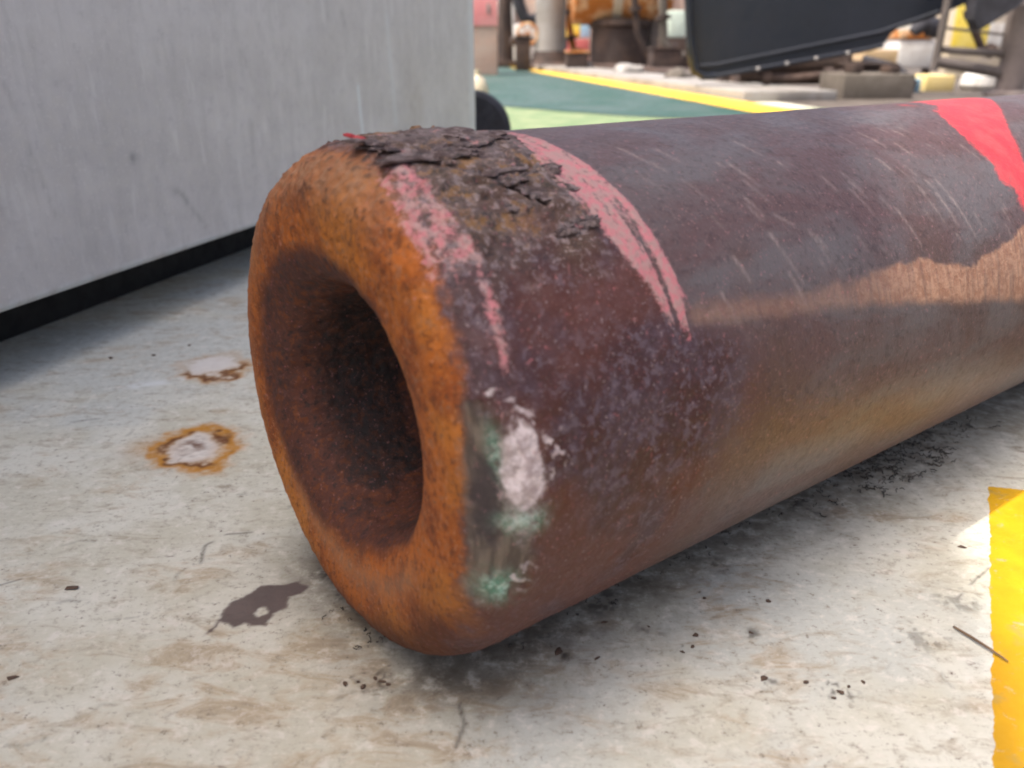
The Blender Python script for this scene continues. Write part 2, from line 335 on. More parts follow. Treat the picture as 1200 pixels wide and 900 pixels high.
q = np.r_[-lin(.0013, LL[-1], .0013)[::-1], lin(0, .12, .0013), lin(.12, .70, .0022), lin(.70, 1.32, .02)]
s = np.where(q < 0, np.interp(-q, LL, inner[:, 0]), q+.034); r = np.where(q < 0, np.interp(-q, LL, inner[:, 1]), R)
th = np.radians(np.linspace(-180, 180, 720, endpoint=False))
Q, T = np.meshgrid(q, th, indexing='ij'); TD = np.degrees(T); A = R*T
ds, dr = np.gradient(s), np.gradient(r); ln = np.hypot(ds, dr); ns, nr = -dr/ln, ds/ln
Sg = np.repeat(s[:, None], len(th), 1); Rg = np.repeat(r[:, None], len(th), 1)
def pin_pos(Sg, Rg, T): return np.stack([Sg, -Rg*np.sin(T), R+Rg*np.cos(T)], -1)
PP = pin_pos(Sg, Rg, T)
m1 = fbm(PP, 35, 4, 0); m2 = fbm(PP, 110, 3, 1); m3 = fbm(PP, 300, 2, 2); m4 = fbm(PP, 12, 3, 3)
AX = np.stack([Q*22, A*55, 0*Q], -1); mst = fbm(AX, 1, 4, 2)       # stretched along the pin
AC = np.stack([Q*260, A*18, 0*Q], -1); mct = fbm(AC, 1, 3, 4)      # stretched round the pin
W = {}
def itp(pts): pts = sorted(pts); return np.interp(TD, [p[0] for p in pts], [p[1] for p in pts])
# orange rust over the rounded rim
qb = itp([(-180, -.006), (-140, -.006), (-90, -.012), (-20, -.012), (16, -.018), (28, -.024), (41, -.0276), (56, -.03), (67, -.033), (90, -.043), (112, -.036), (124, -.030), (135, -.022), (150, -.014), (180, -.006)])
sw = .006+.010*ss(TD, 98, 118)
W['rust'] = (1-ss(Q+.016*(m1-.5)+.010*(m2-.5)+.006*(m3-.5), qb-sw, qb+sw))
qm = itp([(-180, -.078), (-150, -.070), (-90, -.060), (-40, -.064), (0, -.074), (40, -.084), (90, -.090), (150, -.086), (180, -.078)])
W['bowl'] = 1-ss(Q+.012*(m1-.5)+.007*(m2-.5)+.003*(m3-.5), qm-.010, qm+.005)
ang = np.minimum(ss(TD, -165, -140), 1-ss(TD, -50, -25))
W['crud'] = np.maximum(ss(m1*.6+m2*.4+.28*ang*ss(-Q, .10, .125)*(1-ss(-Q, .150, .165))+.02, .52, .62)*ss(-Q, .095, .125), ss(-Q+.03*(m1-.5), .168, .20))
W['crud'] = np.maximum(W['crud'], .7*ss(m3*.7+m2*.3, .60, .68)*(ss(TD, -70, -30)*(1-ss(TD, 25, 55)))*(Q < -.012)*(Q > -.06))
# front dark maroon zone up to the second pink stripe
qf = itp([(-180, .06), (0, .07), (32, .066), (51, .082), (66, .095), (75, .105), (110, .09), (180, .06)])
W['front'] = 1-ss(Q+.05*(m4-.5)+.01*(m2-.5), qf-.004, qf+.012+.05*ss(TD, 62, 75))
# crust of broken scale on top
K = ss(Q+.014*(m2-.5), -.024, .002)*(1-ss(Q+.03*(m1-.5), .058, .076))*ss(TD, -60, -20)*(1-ss(TD+34*(m1-.5)+16*(m2-.5), 30, 54))
W['crust'] = K
# pink paint
sgn = lambda a, b, x: ss(x, a, b)
pl = itp([(-20, .066), (12.5, .0675), (20.5, .0675), (32, .0655), (41.5, .0715), (51, .0805), (58.5, .088), (66.5, .094)])
pr = itp([(-20, .088), (13, .0915), (22, .096), (28.5, .0985), (39, .103), (50.5, .105), (62, .1085), (67, .109)])
wob = .005*(m1-.5)+.003*(m2-.5)
pk = ss(Q+wob, pl-.003, pl+.003)*(1-ss(Q+wob*.8, pr-.002, pr+.0025))*ss(TD, -5, 10)*(1-ss(TD+22*(mct-.5), 58, 70))
mid = (pl+pr)/2+.004; gap = np.exp(-((Q-mid)/.0032)**2)*ss(TD, 24, 30)*ss(mct, .38, .55)*(.55+.45*ss(TD, 40, 60))
pk = pk*(1-.85*gap)*(1-.7*ss(mct, .54, .66)*ss(TD, 28, 55))*(1-.45*ss(mct*.6+m3*.4, .52, .64))
p1l = itp([(5, -.010), (15.5, -.0156), (20, -.0204), (32.5, -.0276), (42, -.0285), (47, -.024)]); p1r = itp([(5, -.004), (14.5, -.005), (30.5, -.0050), (38, -.0045), (48.5, -.008), (57.5, -.0105), (65, -.012)])
f1 = ss(Q, p1l-.002, p1l+.002)*(1-ss(Q, p1r-.003, p1r+.004))*ss(TD, 12, 17)*(1-ss(TD, 40, 50))
f2 = np.exp(-((Q-(-.0060-.006*ss(TD, 40, 66)))/.0032)**2)*ss(TD, 30, 42)*(1-ss(TD, 60, 68))
f3 = np.exp(-((Q-itp([(15, -.018), (32, -.026), (44, -.027), (60, -.028)]))/.0028)**2)*ss(TD, 14, 20)*(1-ss(TD, 42, 47))
mdg = fbm(np.stack([Q*380+A*120, A*90, 0*Q], -1), 1, 3, 3)
pk1 = np.clip(np.maximum.reduce([f1*.78, f2*.80, f3*.95])*1.12, 0, 1)*(.34+.50*ss(mdg*.45+m3*.55, .38, .58))
pkc = .75*K*ss(m1*.5+m2*.5, .60, .68)*(1-ss(TD, 30, 42))
W['pink'] = np.maximum.reduce([pk, pk1, pkc*.8])
# deep red-brown rust low on the rim with underside shade in its colour, pale dusty rust on the upper left edge
TW = np.where(TD < -100, TD+360, TD)
W['deep'] = ss(TW+40*(m1-.5), 105, 135)*(1-ss(TW+30*(m1-.5), 170, 215))*ss(Q+.03*(m1-.5), -.070, -.036)*(1-ss(Q, .10, .16))
W['pale'] = np.maximum(np.exp(-((Q+.030+.015*(m1-.5))/.018)**2)*(1-ss(TD, 10, 40))*ss(TD+30*(m1-.5), -130, -90), .6*np.exp(-((Q+.070+.010*(m1-.5))/.008)**2)*ss(np.abs(TD), 115, 140))
# red paint band
rl = itp([(-90, .60), (-10, .56), (7, .535), (24, .4905), (38, .482), (48, .489), (57, .494), (70, .50)]); rr_ = itp([(-90, .72), (4, .66), (29, .567), (42, .540), (58, .522), (70, .512)])
W['red'] = ss(Q+.03*(m1-.5)+.016*(m2-.5), rl-.010, rl+.012)*(1-ss(Q+.012*(m1-.5), rr_-.009, rr_+.008))*(1-ss(TD+16*(m2-.5), 56, 68))*(.75+.25*ss(m2, .35, .5))
W['red'] = np.maximum(W['red'], .5*np.exp(-((Q-.508)/.012)**2)*np.exp(-((TD-4)/3.)**2))
# white, green and grey scuffed dent on the rim
def pol(pts, j=.004, w=.0014): return 1-ss(poly_sdf(Q+j*(m2-.5), A+j*(m3-.5), [(a, R*math.radians(b)) for a, b in pts]), -w, w)
wh = pol([(-.0096, 73), (-.004, 76.5), (-.0012, 82.5), (-.0052, 87.5), (-.012, 90), (-.018, 87.5), (-.0220, 83), (-.0200, 77.5), (-.014, 74)], .008, .0035)
fl, _ = seg_dist(Q+.006*(m2-.5), A+.006*(m3-.5), [(a, R*math.radians(b)) for a, b in ((-.0204, 67), (-.0156, 68.5), (-.0108, 70), (-.006, 71.5), (-.0012, 74), (.003, 78))])
spk = ss(m3, .60, .70)*np.exp(-(((Q-.003)/.012)**2+((TD-80)/7)**2))
wh2 = pol([(-.012, 71), (-.003, 75), (.0015, 82), (-.004, 92), (-.012, 99), (-.020, 94), (-.026, 84), (-.023, 76)], .012, .007)
W['white'] = np.maximum.reduce([wh*(.72+.4*ss(m3, .3, .5)), .42*wh2, .9*np.exp(-(fl/.0022)**2)*ss(m2, .42, .55), .8*spk, .8*np.exp(-(((Q+.012)/.010)**2+((TD-105)/4)**2))*ss(m3, .50, .6)])
dv = pol([(-.034, 68), (-.0276, 68.5), (-.0206, 73), (-.012, 90), (-.0072, 97), (-.0084, 106), (-.018, 112), (-.028, 113.5), (-.037, 110), (-.041, 97), (-.043, 88), (-.040, 76)], .012, .005)
W['dent'] = dv
dvd = pol([(-.032, 77), (-.0222, 81), (-.0225, 94), (-.031, 99), (-.040, 93), (-.041, 85)], .012, .005)
W['dentdark'] = dvd
g1 = np.exp(-(((Q+.0125)/.011)**2+((TD-92)/2.6)**2)); g2 = np.exp(-(((Q+.021)/.011)**2+((TD-107.5)/3.6)**2)); g3 = .7*np.exp(-(((Q+.024)/.004)**2+((TD-78)/5)**2))
W['green'] = np.clip(np.maximum.reduce([g1, g2, g3])*1.1, 0, 1)*ss(m2*.6+m3*.4, .36, .55)
# glancing sunlight painted as a lighter copper band along the side
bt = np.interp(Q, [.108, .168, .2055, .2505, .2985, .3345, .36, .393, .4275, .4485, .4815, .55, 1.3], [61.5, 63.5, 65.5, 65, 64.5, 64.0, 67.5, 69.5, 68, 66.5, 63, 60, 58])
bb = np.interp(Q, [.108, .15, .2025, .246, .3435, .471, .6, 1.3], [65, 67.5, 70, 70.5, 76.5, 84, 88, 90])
W['sun_band'] = ss(TD+3*(m1-.5)+2.0*(m2-.5)+1.2*(m3-.5), bt-.5-1.6*(1-ss(Q, .2, .34)), bt+.6+1.6*(1-ss(Q, .2, .34)))*(1-ss(TD+2.0*(m1-.5)+1.5*(m2-.5), bb-2.0, bb+1.5))*ss(Q, .102, .112)*(.35+.65*ss(Q, .22, .34))*(.75+.4*mct)
W['sun_band'] = np.maximum(W['sun_band']*(Q < 1), .8*ss(m1, .60, .64)*np.exp(-((Q-.162)/.006)**2)*0)
W['bounce_gold'] = ss(Q, .26, .48)*np.exp(-((TD-107)/9)**2)*(.6+.8*m1)  # golden reflection of the sunlit deck painted low on the side
# fine scratches running round the pin
scq = np.zeros(Q.shape); rnd = random.Random(11)
sp_ = [(.273, 37.5, .2775, 43), (.228, 51.5, .2355, 59.5), (.233, 53, .238, 58), (.3675, 46, .3765, 56.5), (.2925, 59, .2985, 62), (.2055, 46, .216, 49), (.385, 48, .392, 58), (.40, 50, .41, 62), (.395, 44, .40, 50)]
for k_ in range(60):
    qq, tt_ = rnd.uniform(.12, .50), rnd.uniform(18, 62); l_ = rnd.uniform(1.5, 8); sp_.append((qq, tt_, qq+l_*.0010, tt_+l_))
for (a0, b0, a1_, b1_) in sp_:
    mi = np.where(np.abs(q-a0) < .03)[0]; ni = np.where(np.abs(np.degrees(th)-b0) < 16)[0]; sl_ = np.ix_(mi, ni)
    d_, t_ = seg_dist(Q[sl_], A[sl_], [(a0, R*math.radians(b0)), (a1_, R*math.radians(b1_))]); scq[sl_] = np.maximum(scq[sl_], rnd.uniform(.2, .7)*np.exp(-(d_/.0013)**2)*(.55+.45*ss(m3[sl_], .3, .55))*(1-t_*.5))
W['scratch'] = scq
# relief
ter = mst*.75+m2*.25; lv = ter*6; fr_ = lv-np.floor(lv); step = (np.floor(lv)+ss(fr_, .0, .18))/6
disp = K*(1-ss(TD, 30, 46)*.5)*((step-.42)*.013+.0012*(m2-.5))
crk, _ = seg_dist(Q+.006*(m2-.5), A+.004*(m1-.5), [(a, R*math.radians(b)) for a, b in ((.014, 21), (.033, 27), (.0405, 30), (.048, 34.5))])
disp -= .006*np.exp(-(crk/.0018)**2)
crk2, _ = seg_dist(Q+.006*(m2-.5), A+.004*(m1-.5), [(a, R*math.radians(b)) for a, b in ((-.012, 9), (.006, 17), (.0225, 24))])
disp -= .003*np.exp(-(crk2/.0014)**2)
disp += W['front']*(Q > -.04)*.0016*(m2-.5)+W['front']*(Q > -.04)*.0008*(m3-.5)
disp += W['rust']*(.0009*(m2-.5)+.0015*(m3-.5))*(1-W['bowl'])*(.5+1.1*ss(TD, -60, -20)*(1-ss(TD, 30, 60)))
disp += W['bowl']*(.005*(m1-.5)+.0022*(m2-.5)+.001*(m3-.5))
disp -= .0026*dv*(.5+m1)+.0012*dvd
disp += .0006*pk-.0003*scq+.0012*(m4-.5)
fade = ss(Q, -LL[-1], -LL[-1]+.02)
Sd = Sg+ns[:, None]*disp*fade; Rd = Rg+nr[:, None]*disp*fade
PN = pin_pos(Sd, Rd, T)
# rear end cap: two closing rows
back = []
for rr0, sx in ((.146, 1.352), (.0, 1.353)):
    back.append(pin_pos(np.full(len(th), sx), np.full(len(th), rr0), th))
PN = np.concatenate([PN, np.array(back)], 0); W = {k_: np.vstack([v_, np.zeros((2, len(th)))]) for k_, v_ in W.items()}

k = NM('rusted scaled steel')
n1 = k.noise(9, 3, .6); n2 = k.noise(42, 4, .7); n3 = k.noise(170, 3, .7); n4 = k.noise(520, 2, .6); nl = k.noise(16, 4, .65, k.stretch((.5, 1.4, 1.4)), .5); nr_ = k.noise(60, 3, .6, k.stretch((4, .5, .5))); ng = k.noise(330, 3, .75)
c = k.mix(k.rng(nl, .38, .62), (.098, .053, .047), (.108, .088, .085))
c = k.mix(k.rng(n1, .50, .64, 0, .8), c, (.088, .046, .033))
c = k.mix(k.rng(n2, .53, .66, 0, .45), c, (.125, .085, .080)); c = k.mix(k.rng(n3, .52, .66, 0, .42), c, (.030, .018, .017))
c = k.mix(k.rng(ng, .56, .68, 0, .28), c, (.19, .145, .135)); c = k.mix(k.mul(k.rng(nl, .54, .68), .3), c, (.13, .115, .116))
c = k.mix(k.mul(k.attr('bounce_gold'), .22), c, (.14, .075, .022))
cf = k.mix(k.rng(n2, .40, .58), (.052, .015, .014), (.062, .032, .040)); cf = k.mix(k.rng(n3, .51, .62, 0, .75), cf, (.125, .090, .108)); cf = k.mix(k.rng(n3, .46, .34, 0, .8), cf, (.040, .016, .014)); cf = k.mix(k.mul(k.rng(n1, .48, .60), .65), cf, (.105, .027, .010)); cf = k.mix(k.rng(n4, .62, .72, 0, .55), cf, (.32, .25, .25))
c = k.mix(k.attr('front'), c, cf)
cc = k.mix(k.rng(n2, .42, .56), (.068, .036, .021), (.105, .074, .064)); cc = k.mix(k.rng(n3, .54, .62, 0, .8), cc, (.25, .195, .185)); cc = k.mix(k.rng(n2, .52, .60, 0, .8), cc, (.20, .095, .022)); cc = k.mix(k.rng(n3, .47, .36, 0, .9), cc, (.026, .018, .014)); cc = k.mix(k.rng(n4, .60, .70, 0, .6), cc, (.36, .26, .24))
c = k.mix(k.attr('crust'), c, cc)
cr = k.mix(k.rng(n2, .40, .60), (.42, .110, .009), (.25, .058, .006)); cr = k.mix(k.rng(n1, .46, .60, 0, .75), cr, (.50, .175, .020)); cr = k.mix(k.rng(n3, .52, .64, 0, .55), cr, (.085, .024, .008)); cr = k.mix(k.rng(ng, .54, .65, 0, .55), cr, (.44, .175, .045)); cr = k.mix(k.rng(n3, .45, .34, 0, .5), cr, (.22, .12, .07)); cr = k.mix(k.rng(ng, .45, .34, 0, .6), cr, (.085, .04, .025))
cr = k.mix(k.mul(k.attr('deep'), .88), cr, k.mix(n3, (.036, .007, .003), (.080, .018, .005)))
cr = k.mix(k.mul(k.attr('pale'), k.rng(n3, .35, .6, .4, 1)), cr, (.30, .155, .082))
c = k.mix(k.attr('rust'), c, cr)
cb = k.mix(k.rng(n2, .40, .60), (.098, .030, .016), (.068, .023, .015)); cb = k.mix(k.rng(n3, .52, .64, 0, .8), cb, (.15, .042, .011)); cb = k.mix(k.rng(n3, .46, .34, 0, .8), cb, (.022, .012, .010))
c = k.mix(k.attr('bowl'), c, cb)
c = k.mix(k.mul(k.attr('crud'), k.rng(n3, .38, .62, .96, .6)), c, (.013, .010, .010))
cd_ = k.mix(k.rng(nr_, .40, .60), (.075, .056, .042), (.16, .125, .092)); c = k.mix(k.mul(k.attr('dent'), .95), c, cd_)
c = k.mix(k.mul(k.attr('dentdark'), .95), c, k.mix(n3, (.024, .017, .018), (.060, .042, .042)))
c = k.mix(k.mul(k.attr('green'), k.rng(ng, .34, .56, .45, 1)), c, k.mix(k.rng(n3, .42, .6), (.10, .27, .18), (.36, .52, .42)))
c = k.mix(k.mul(k.soft(k.attr('white'), ng, .8), k.rng(n3, .35, .6, .98, .7)), c, k.mix(k.rng(n3, .4, .62), (.70, .61, .60), (.52, .43, .42)))
c = k.mix(k.mul(k.attr('sun_band'), k.rng(nr_, .28, .55, .6, 1)), c, k.mix(k.rng(n3, .4, .6), (.38, .19, .11), (.52, .30, .19)))
c = k.mix(k.mul(k.attr('scratch'), k.rng(n4, .3, .6, .9, .5)), c, (.46, .36, .32))
c = k.mix(k.mul(k.soft(k.attr('pink'), ng, 2.0), k.rng(n3, .32, .62, .97, .66)), c, k.mix(k.rng(n3, .40, .60), (.54, .185, .20), (.54, .32, .295)))
c = k.mix(k.mul(k.soft(k.attr('red'), ng, 1.2), k.rng(n3, .38, .62, .99, .8)), c, k.mix(k.rng(n2, .42, .6), (.66, .032, .040), (.56, .06, .06)))
k.set('Base Color', c)
ro = k.mixf(k.attr('front'), .45, .60); ro = k.mixf(k.attr('rust'), ro, .78); ro = k.mixf(k.attr('crust'), ro, .75); ro = k.mixf(k.attr('pink'), ro, .7)
k.set('Roughness', k.add(ro, k.mul(k.add(n3, -.5), .25))); k.set('Metallic', k.mul(k.attr('sun_band'), .2))
k.bump(k.add(k.mul(n3, .6), k.mul(n4, .4)), .55, .0018)
M_pin = k.m
PIN = link('steel_pin', None, label='thick rusty steel pin with hollow rounded orange end lying on the deck', cat='steel pin', loc=(EX, EY, 0), rz=math.atan2(U[1], U[0]))
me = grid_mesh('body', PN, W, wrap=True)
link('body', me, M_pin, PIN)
# lifted flakes of mill scale along the broken top
k = NM('broken mill scale'); n2 = k.noise(60, 5, .65); n3 = k.noise(200, 4, .6)
c = k.mix(k.rng(n2, .42, .58), (.072, .042, .036), (.14, .105, .10)); c = k.mix(k.rng(n3, .53, .62, 0, .8), c, (.034, .022, .018)); c = k.mix(k.rng(n3, .45, .33, 0, .7), c, (.27, .21, .20)); c = k.mix(k.rng(n2, .60, .66, 0, .7), c, (.45, .20, .20))
k.set('Base Color', c); k.set('Roughness', .7); k.bump(k.add(n3, n2), .8, .003); M_scale = k.m
M_redchip = simple('red paint chip', (.6, .05, .06), sc=60, rough=.55)
def flake(q0, t0, hl, hw, lift, tilt_q, tilt_t, thick, seed, mat=M_scale, name='scale_flake'):
    g = random.Random(seed); n = 36; rad = [1+g.uniform(-.45, .30) for _ in range(n)]
    rad = [(rad[i-1]+2*rad[i]+rad[(i+1) % n])/4+g.uniform(-.13, .10) for i in range(n)]
    b = bmesh.new(); top, bot = [], []
    def pt(fr, i, h):
        a = 2*math.pi*i/n; dq_, da = hl*fr*rad[i]*math.cos(a), hw*fr*rad[i]*math.sin(a)
        rr = R+lift*.75+tilt_q*dq_+tilt_t*da+h; t_ = math.radians(t0)+da/R
        return (q0+.034+dq_, -rr*math.sin(t_), R+rr*math.cos(t_))
    for fr in (.45, .8, 1):
        top.append([b.verts.new(pt(fr, i, .62*thick*(1-.5*(fr == 1))+g.uniform(-.0006, .0008))) for i in range(n)]); bot.append([b.verts.new(pt(fr, i, 0)) for i in range(n)])
    for rings in (top, bot):
        c0 = b.verts.new(sum((v.co for v in rings[0]), Vector())/n)
        for i in range(n): b.faces.new((c0, rings[0][i], rings[0][(i+1) % n]))
        for r0, r1_ in zip(rings, rings[1:]):
            for i in range(n): b.faces.new((r0[i], r1_[i], r1_[(i+1) % n], r0[(i+1) % n]))
    for i in range(n): b.faces.new((top[-1][i], bot[-1][i], bot[-1][(i+1) % n], top[-1][(i+1) % n]))
    bmesh.ops.recalc_face_normals(b, faces=b.faces[:]); m = bpy.data.meshes.new(name); b.to_mesh(m); b.free()
    return link(name, m, mat, PIN)
for a in ((.030, 6, .042, .020, .0030, .03, -.10, .0022, 1), (.012, 15, .030, .012, .0020, .02, .14, .002, 2), (.045, 19, .028, .014, .0018, -.02, -.10, .002, 3), (.060, 11, .022, .016, .0016, -.05, .0, .002, 4),
          (.028, 23, .024, .009, .0016, .03, .18, .002, 5), (.056, 31, .018, .010, .0012, .0, .15, .0018, 6), (-.004, 7, .018, .010, .0024, -.12, .0, .002, 7), (.020, -6, .03, .016, .0015, .05, .12, .002, 8), (.066, 40, .010, .006, .001, 0, .2, .0016, 9), (.040, 27, .012, .006, .002, .1, .2, .0016, 10), (.000, 12, .016, .007, .0018, -.1, .25, .0016, 11), (.022, 17, .016, .008, .0042, .08, .2, .0018, 12), (.050, 9, .018, .012, .0040, -.06, .1, .0016, 13), (.040, 13, .014, .008, .0045, .1, .15, .0016, 14), (.062, 25, .014, .008, .001, .05, .15, .0015, 15), (.010, 24, .012, .005, .001, .05, .25, .0015, 16), (.030, 34, .012, .005, .0008, .05, .25, .0014, 17), (.052, 41, .010, .005, .0006, .05, .2, .0014, 18)): flake(*a)
flake(-.0105, 1.5, .006, .004, .0028, -.30, .05, .0024, 21, M_redchip, 'paint_chip')

# ------------------------------------------------------------------ loose bits on the deck
M_crumb = simple('dark rust crumb', (.06, .042, .032), (.15, .085, .05), 300, .85)
def crumb_mesh(seed):
    g = random.Random(seed); b = bmesh.new(); bmesh.ops.create_icosphere(b, subdivisions=1, radius=1)
    for v in b.verts: v.co = Vector((v.co.x*g.uniform(.4, 1.5), v.co.y*g.uniform(.35, 1.4), max(v.co.z, -.4)*g.uniform(.3, 1.0)+.12))
    m = bpy.data.meshes.new('rust_crumb'); b.to_mesh(m); b.free(); m.materials.append(M_crumb); return m
CM = [crumb_mesh(i) for i in range(6)]; g = random.Random(3)
def crumb(x, y, r_, label, group=None):
    o = link('rust_crumb', CM[g.randrange(6)], None, None, label, 'rust crumb', group, None, (x, y, .0004), g.uniform(0, 6.28)); r_ *= .8; o.scale = (r_*g.uniform(.9, 1.8), r_, r_*.7); return o
crumb(.0289, .4157, .0048, 'largest dark rust crumb just below the underside of the pin'); crumb(-.3026, .4812, .0042, 'lone brown crumb on the bare deck at far left'); crumb(-.2949, .3932, .0026, 'small dark crumb near the lower left corner of the deck')
crumb(.1487, .3932, .0034, 'brown crumb on the deck below the middle of the pin'); crumb(.3356, .532, .0024, 'small brown crumb beside the upper part of the yellow line')
for x, y in ((-.0807, .3932), (-.0901, .3896), (-.0974, .3882), (-.0723, .3875), (-.0865, .386), (-.076, .390)): crumb(x, y, g.uniform(.0014, .0026), 'tiny black crumb in the cluster below the orange rim', 'black crumbs below the orange rim')
for x, y in ((.1163, .4317), (.1051, .4157), (.1521, .4342), (.1728, .3896), (.1898, .3812), (.2063, .3896), (.052, .4102), (.0878, .4401), (.184, .377), (.112, .421), (.196, .386), (.1722, .4669), (.06, .445), (.13, .47)): crumb(x, y, g.uniform(.0011, .0024), 'tiny dark crumb scattered on the deck in front of the pin side', 'crumbs scattered in front of the pin')
for x, y in ((-.4327, .949), (-.4028, .9863), (-.4802, .9401)): crumb(x, y, g.uniform(.002, .0032), 'dark crumb in the shade beneath the container edge', 'crumbs beneath the container')
M_twig = simple('dry twig', (.20, .13, .075), (.12, .075, .045), 120, .8)
link('twig', MB().tube([(.283, .439, .0015), (.289, .4275, .002), (.2945, .4165, .0022), (.3, .406, .0016)], [.0007, .0009, .0008, .0004], 7).mesh('twig'), M_twig, None, 'short dry brown twig pointing at the yellow line', 'twig')
M_fib = simple('dark fibre', (.035, .03, .025), (.075, .06, .045), 80, .9)
mb = MB(); g = random.Random(9)
def strands(n, fn, L0, L1):
    for _ in range(n):
        x, y = fn(); a = g.uniform(0, 6.28); l_ = g.uniform(L0, L1); pts = []
        for j in range(6):
            pts.append((x, y, .0008+g.uniform(0, .0022))); x += l_/6*math.cos(a); y += l_/6*math.sin(a); a += g.gauss(0, .7)
        mb.tube(pts, g.uniform(.0002, .00045), 4)
def along(s0, s1, v0, v1):
    def f_():
        s_ = g.uniform(s0, s1); v_ = g.uniform(v0, v1); return EX+s_*U[0]+v_*V[0], EY+s_*U[1]+v_*V[1]
    return f_
strands(190, along(.36, .66, .04, .100), .003, .010); strands(190, along(.43, .55, .05, .112), .003, .011); strands(90, along(.06, .36, .04, .080), .002, .007); strands(14, along(-.01, .02, -.03, .02), .003, .008)
link('fibre_debris', mb.mesh('fibre_debris'), M_fib, None, 'thin dark frayed fibres and dirt gathered along the pin on the deck', 'debris', kind='stuff')

# ------------------------------------------------------------------ background gear on the far deck
M_grey = simple('weathered light grey paint', (.27, .26, .245), (.20, .185, .165), 2.5, .6, dirt=(.2, .15, .11))
M_brown = simple('dark brown rust', (.035, .022, .018), (.07, .042, .03), 3, .8, bump=.4)
M_rust = simple('orange rust plate', (.38, .13, .02), (.56, .36, .2), 5, .8, lo=.45, hi=.6, bump=.5)
M_cream = simple('cream paint', (.50, .43, .31), (.42, .36, .30), 3, .6)
M_white = simple('white paint', (.62, .61, .58), (.48, .45, .41), 4, .5, dirt=(.28, .2, .15))
M_pink = simple('salmon pink paint', (.72, .25, .25), (.74, .34, .32), 2, .55)
M_peach = simple('peach paint', (.52, .34, .26), (.50, .38, .31), 2, .6)
M_blue = simple('light blue paint', (.35, .58, .72), sc=2, rough=.5)
M_navy = simple('navy blue painted steel', (.005, .008, .015), (.008, .011, .020), 1.5, .5)
M_black = simple('black rubber', (.02, .02, .025), (.035, .035, .045), 12, .75)
M_by = simple('bright yellow paint', (.82, .62, .06), (.8, .66, .2), 2, .5)
M_red = simple('red painted box', (.55, .13, .12), sc=2, rough=.55)
M_pgl = simple('pale mint paint', (.6, .7, .6), sc=2, rough=.5)

def mid(px, py, Y): return at(px, py, Y)
def zbase(x, Y): return 0.0
def pxbox(name, x0, x1, y0, y1, Y, depth, mat, label, cat, bev=.01, ground=False, parts=None, group=None):
    a = at(x0, y1, Y); b = at(x1, y0, Y); z0 = 0.0 if ground else max(a.z, 0.002)
    cx = (a.x+b.x)/2; o = link(name, None, None, None, label, cat, group, None, (cx, Y, z0)) if parts else None
    me = MB().box((-(b.x-a.x)/2, 0, 0), ((b.x-a.x)/2, depth, b.z-z0), bev).mesh(name)
    if parts: link('body', me, mat, o); return o, (b.x-a.x), b.z-z0
    return link(name, me, mat, None, label, cat, group, None, (cx, Y, z0))
# low coaming behind the yellow line
p0, p1_ = Vector((-.40, 20.6)), Vector((1.82, 5.25)); dv_ = (p1_-p0); L_ = dv_.length; an = math.atan2(dv_.y, dv_.x)
CO = link('deck_coaming', None, None, None, 'low light grey coaming running along the yellow line', 'coaming', loc=(p0.x, p0.y, 0), rz=an)
link('kerb', MB().box((0, -.17, 0), (L_*.955, .50, .07), .012).mesh('kerb'), M_grey, CO)
link('dirt_ledge', MB().box((0, .502, 0), (L_*.72, 1.1, .11), .01).mesh('dirt_ledge'), M_brown, CO)
# wheel behind the container corner
w0 = at(553, 154, 2.56); WH = link('rubber_wheel', None, None, None, 'black rubber wheel peeking out behind the container corner', 'wheel', loc=(w0.x, 2.56, 0))
rw = w0.z
prof = [(.05, -.035), (.085, -.04), (.096, -.03), (.0995, 0), (.096, .03), (.085, .04), (.05, .035), (.05, -.035)]
link('tyre', MB().lathe([(a*rw/.0995, b) for a, b in prof[:-1]], (0, .04, rw), 40, 'y').mesh('tyre'), M_black, WH)
link('hub', MB().lathe([(.012, -.045), (.05, -.036), (.05, .036), (.012, .045)], (0, .04, rw), 24, 'y').mesh('hub'), M_black, WH)
# cream fender and pink locker beside the container
cf = at(562, 108, 4.3); link('cream_float', MB().lathe([(.01, 0), (.045, .01), (.06, .06), (.055, .15), (.035, .20), (.012, .215), (.012, .24)], (0, 0, 0), 20).mesh('cream_float'), M_cream, None, 'small cream float standing behind the rubber wheel', 'float', loc=(cf.x-.01, 4.3, .004))
o, w_, h_ = pxbox('pink_locker', 520, 582, -30, 88, 11.5, .6, M_peach, 'tall pink and peach locker at the container corner', 'locker', .02, True, parts=True)
link('pink_door', MB().box((-w_/2-.01, -.03, h_*.50), (w_/2+.01, -.002, h_-.02), .01).mesh('pink_door'), M_pink, o)
link('door_handle', MB().box((w_/2-.12, -.06, h_*.62), (w_/2-.09, -.031, h_*.72), .005).mesh('door_handle'), M_grey, o)
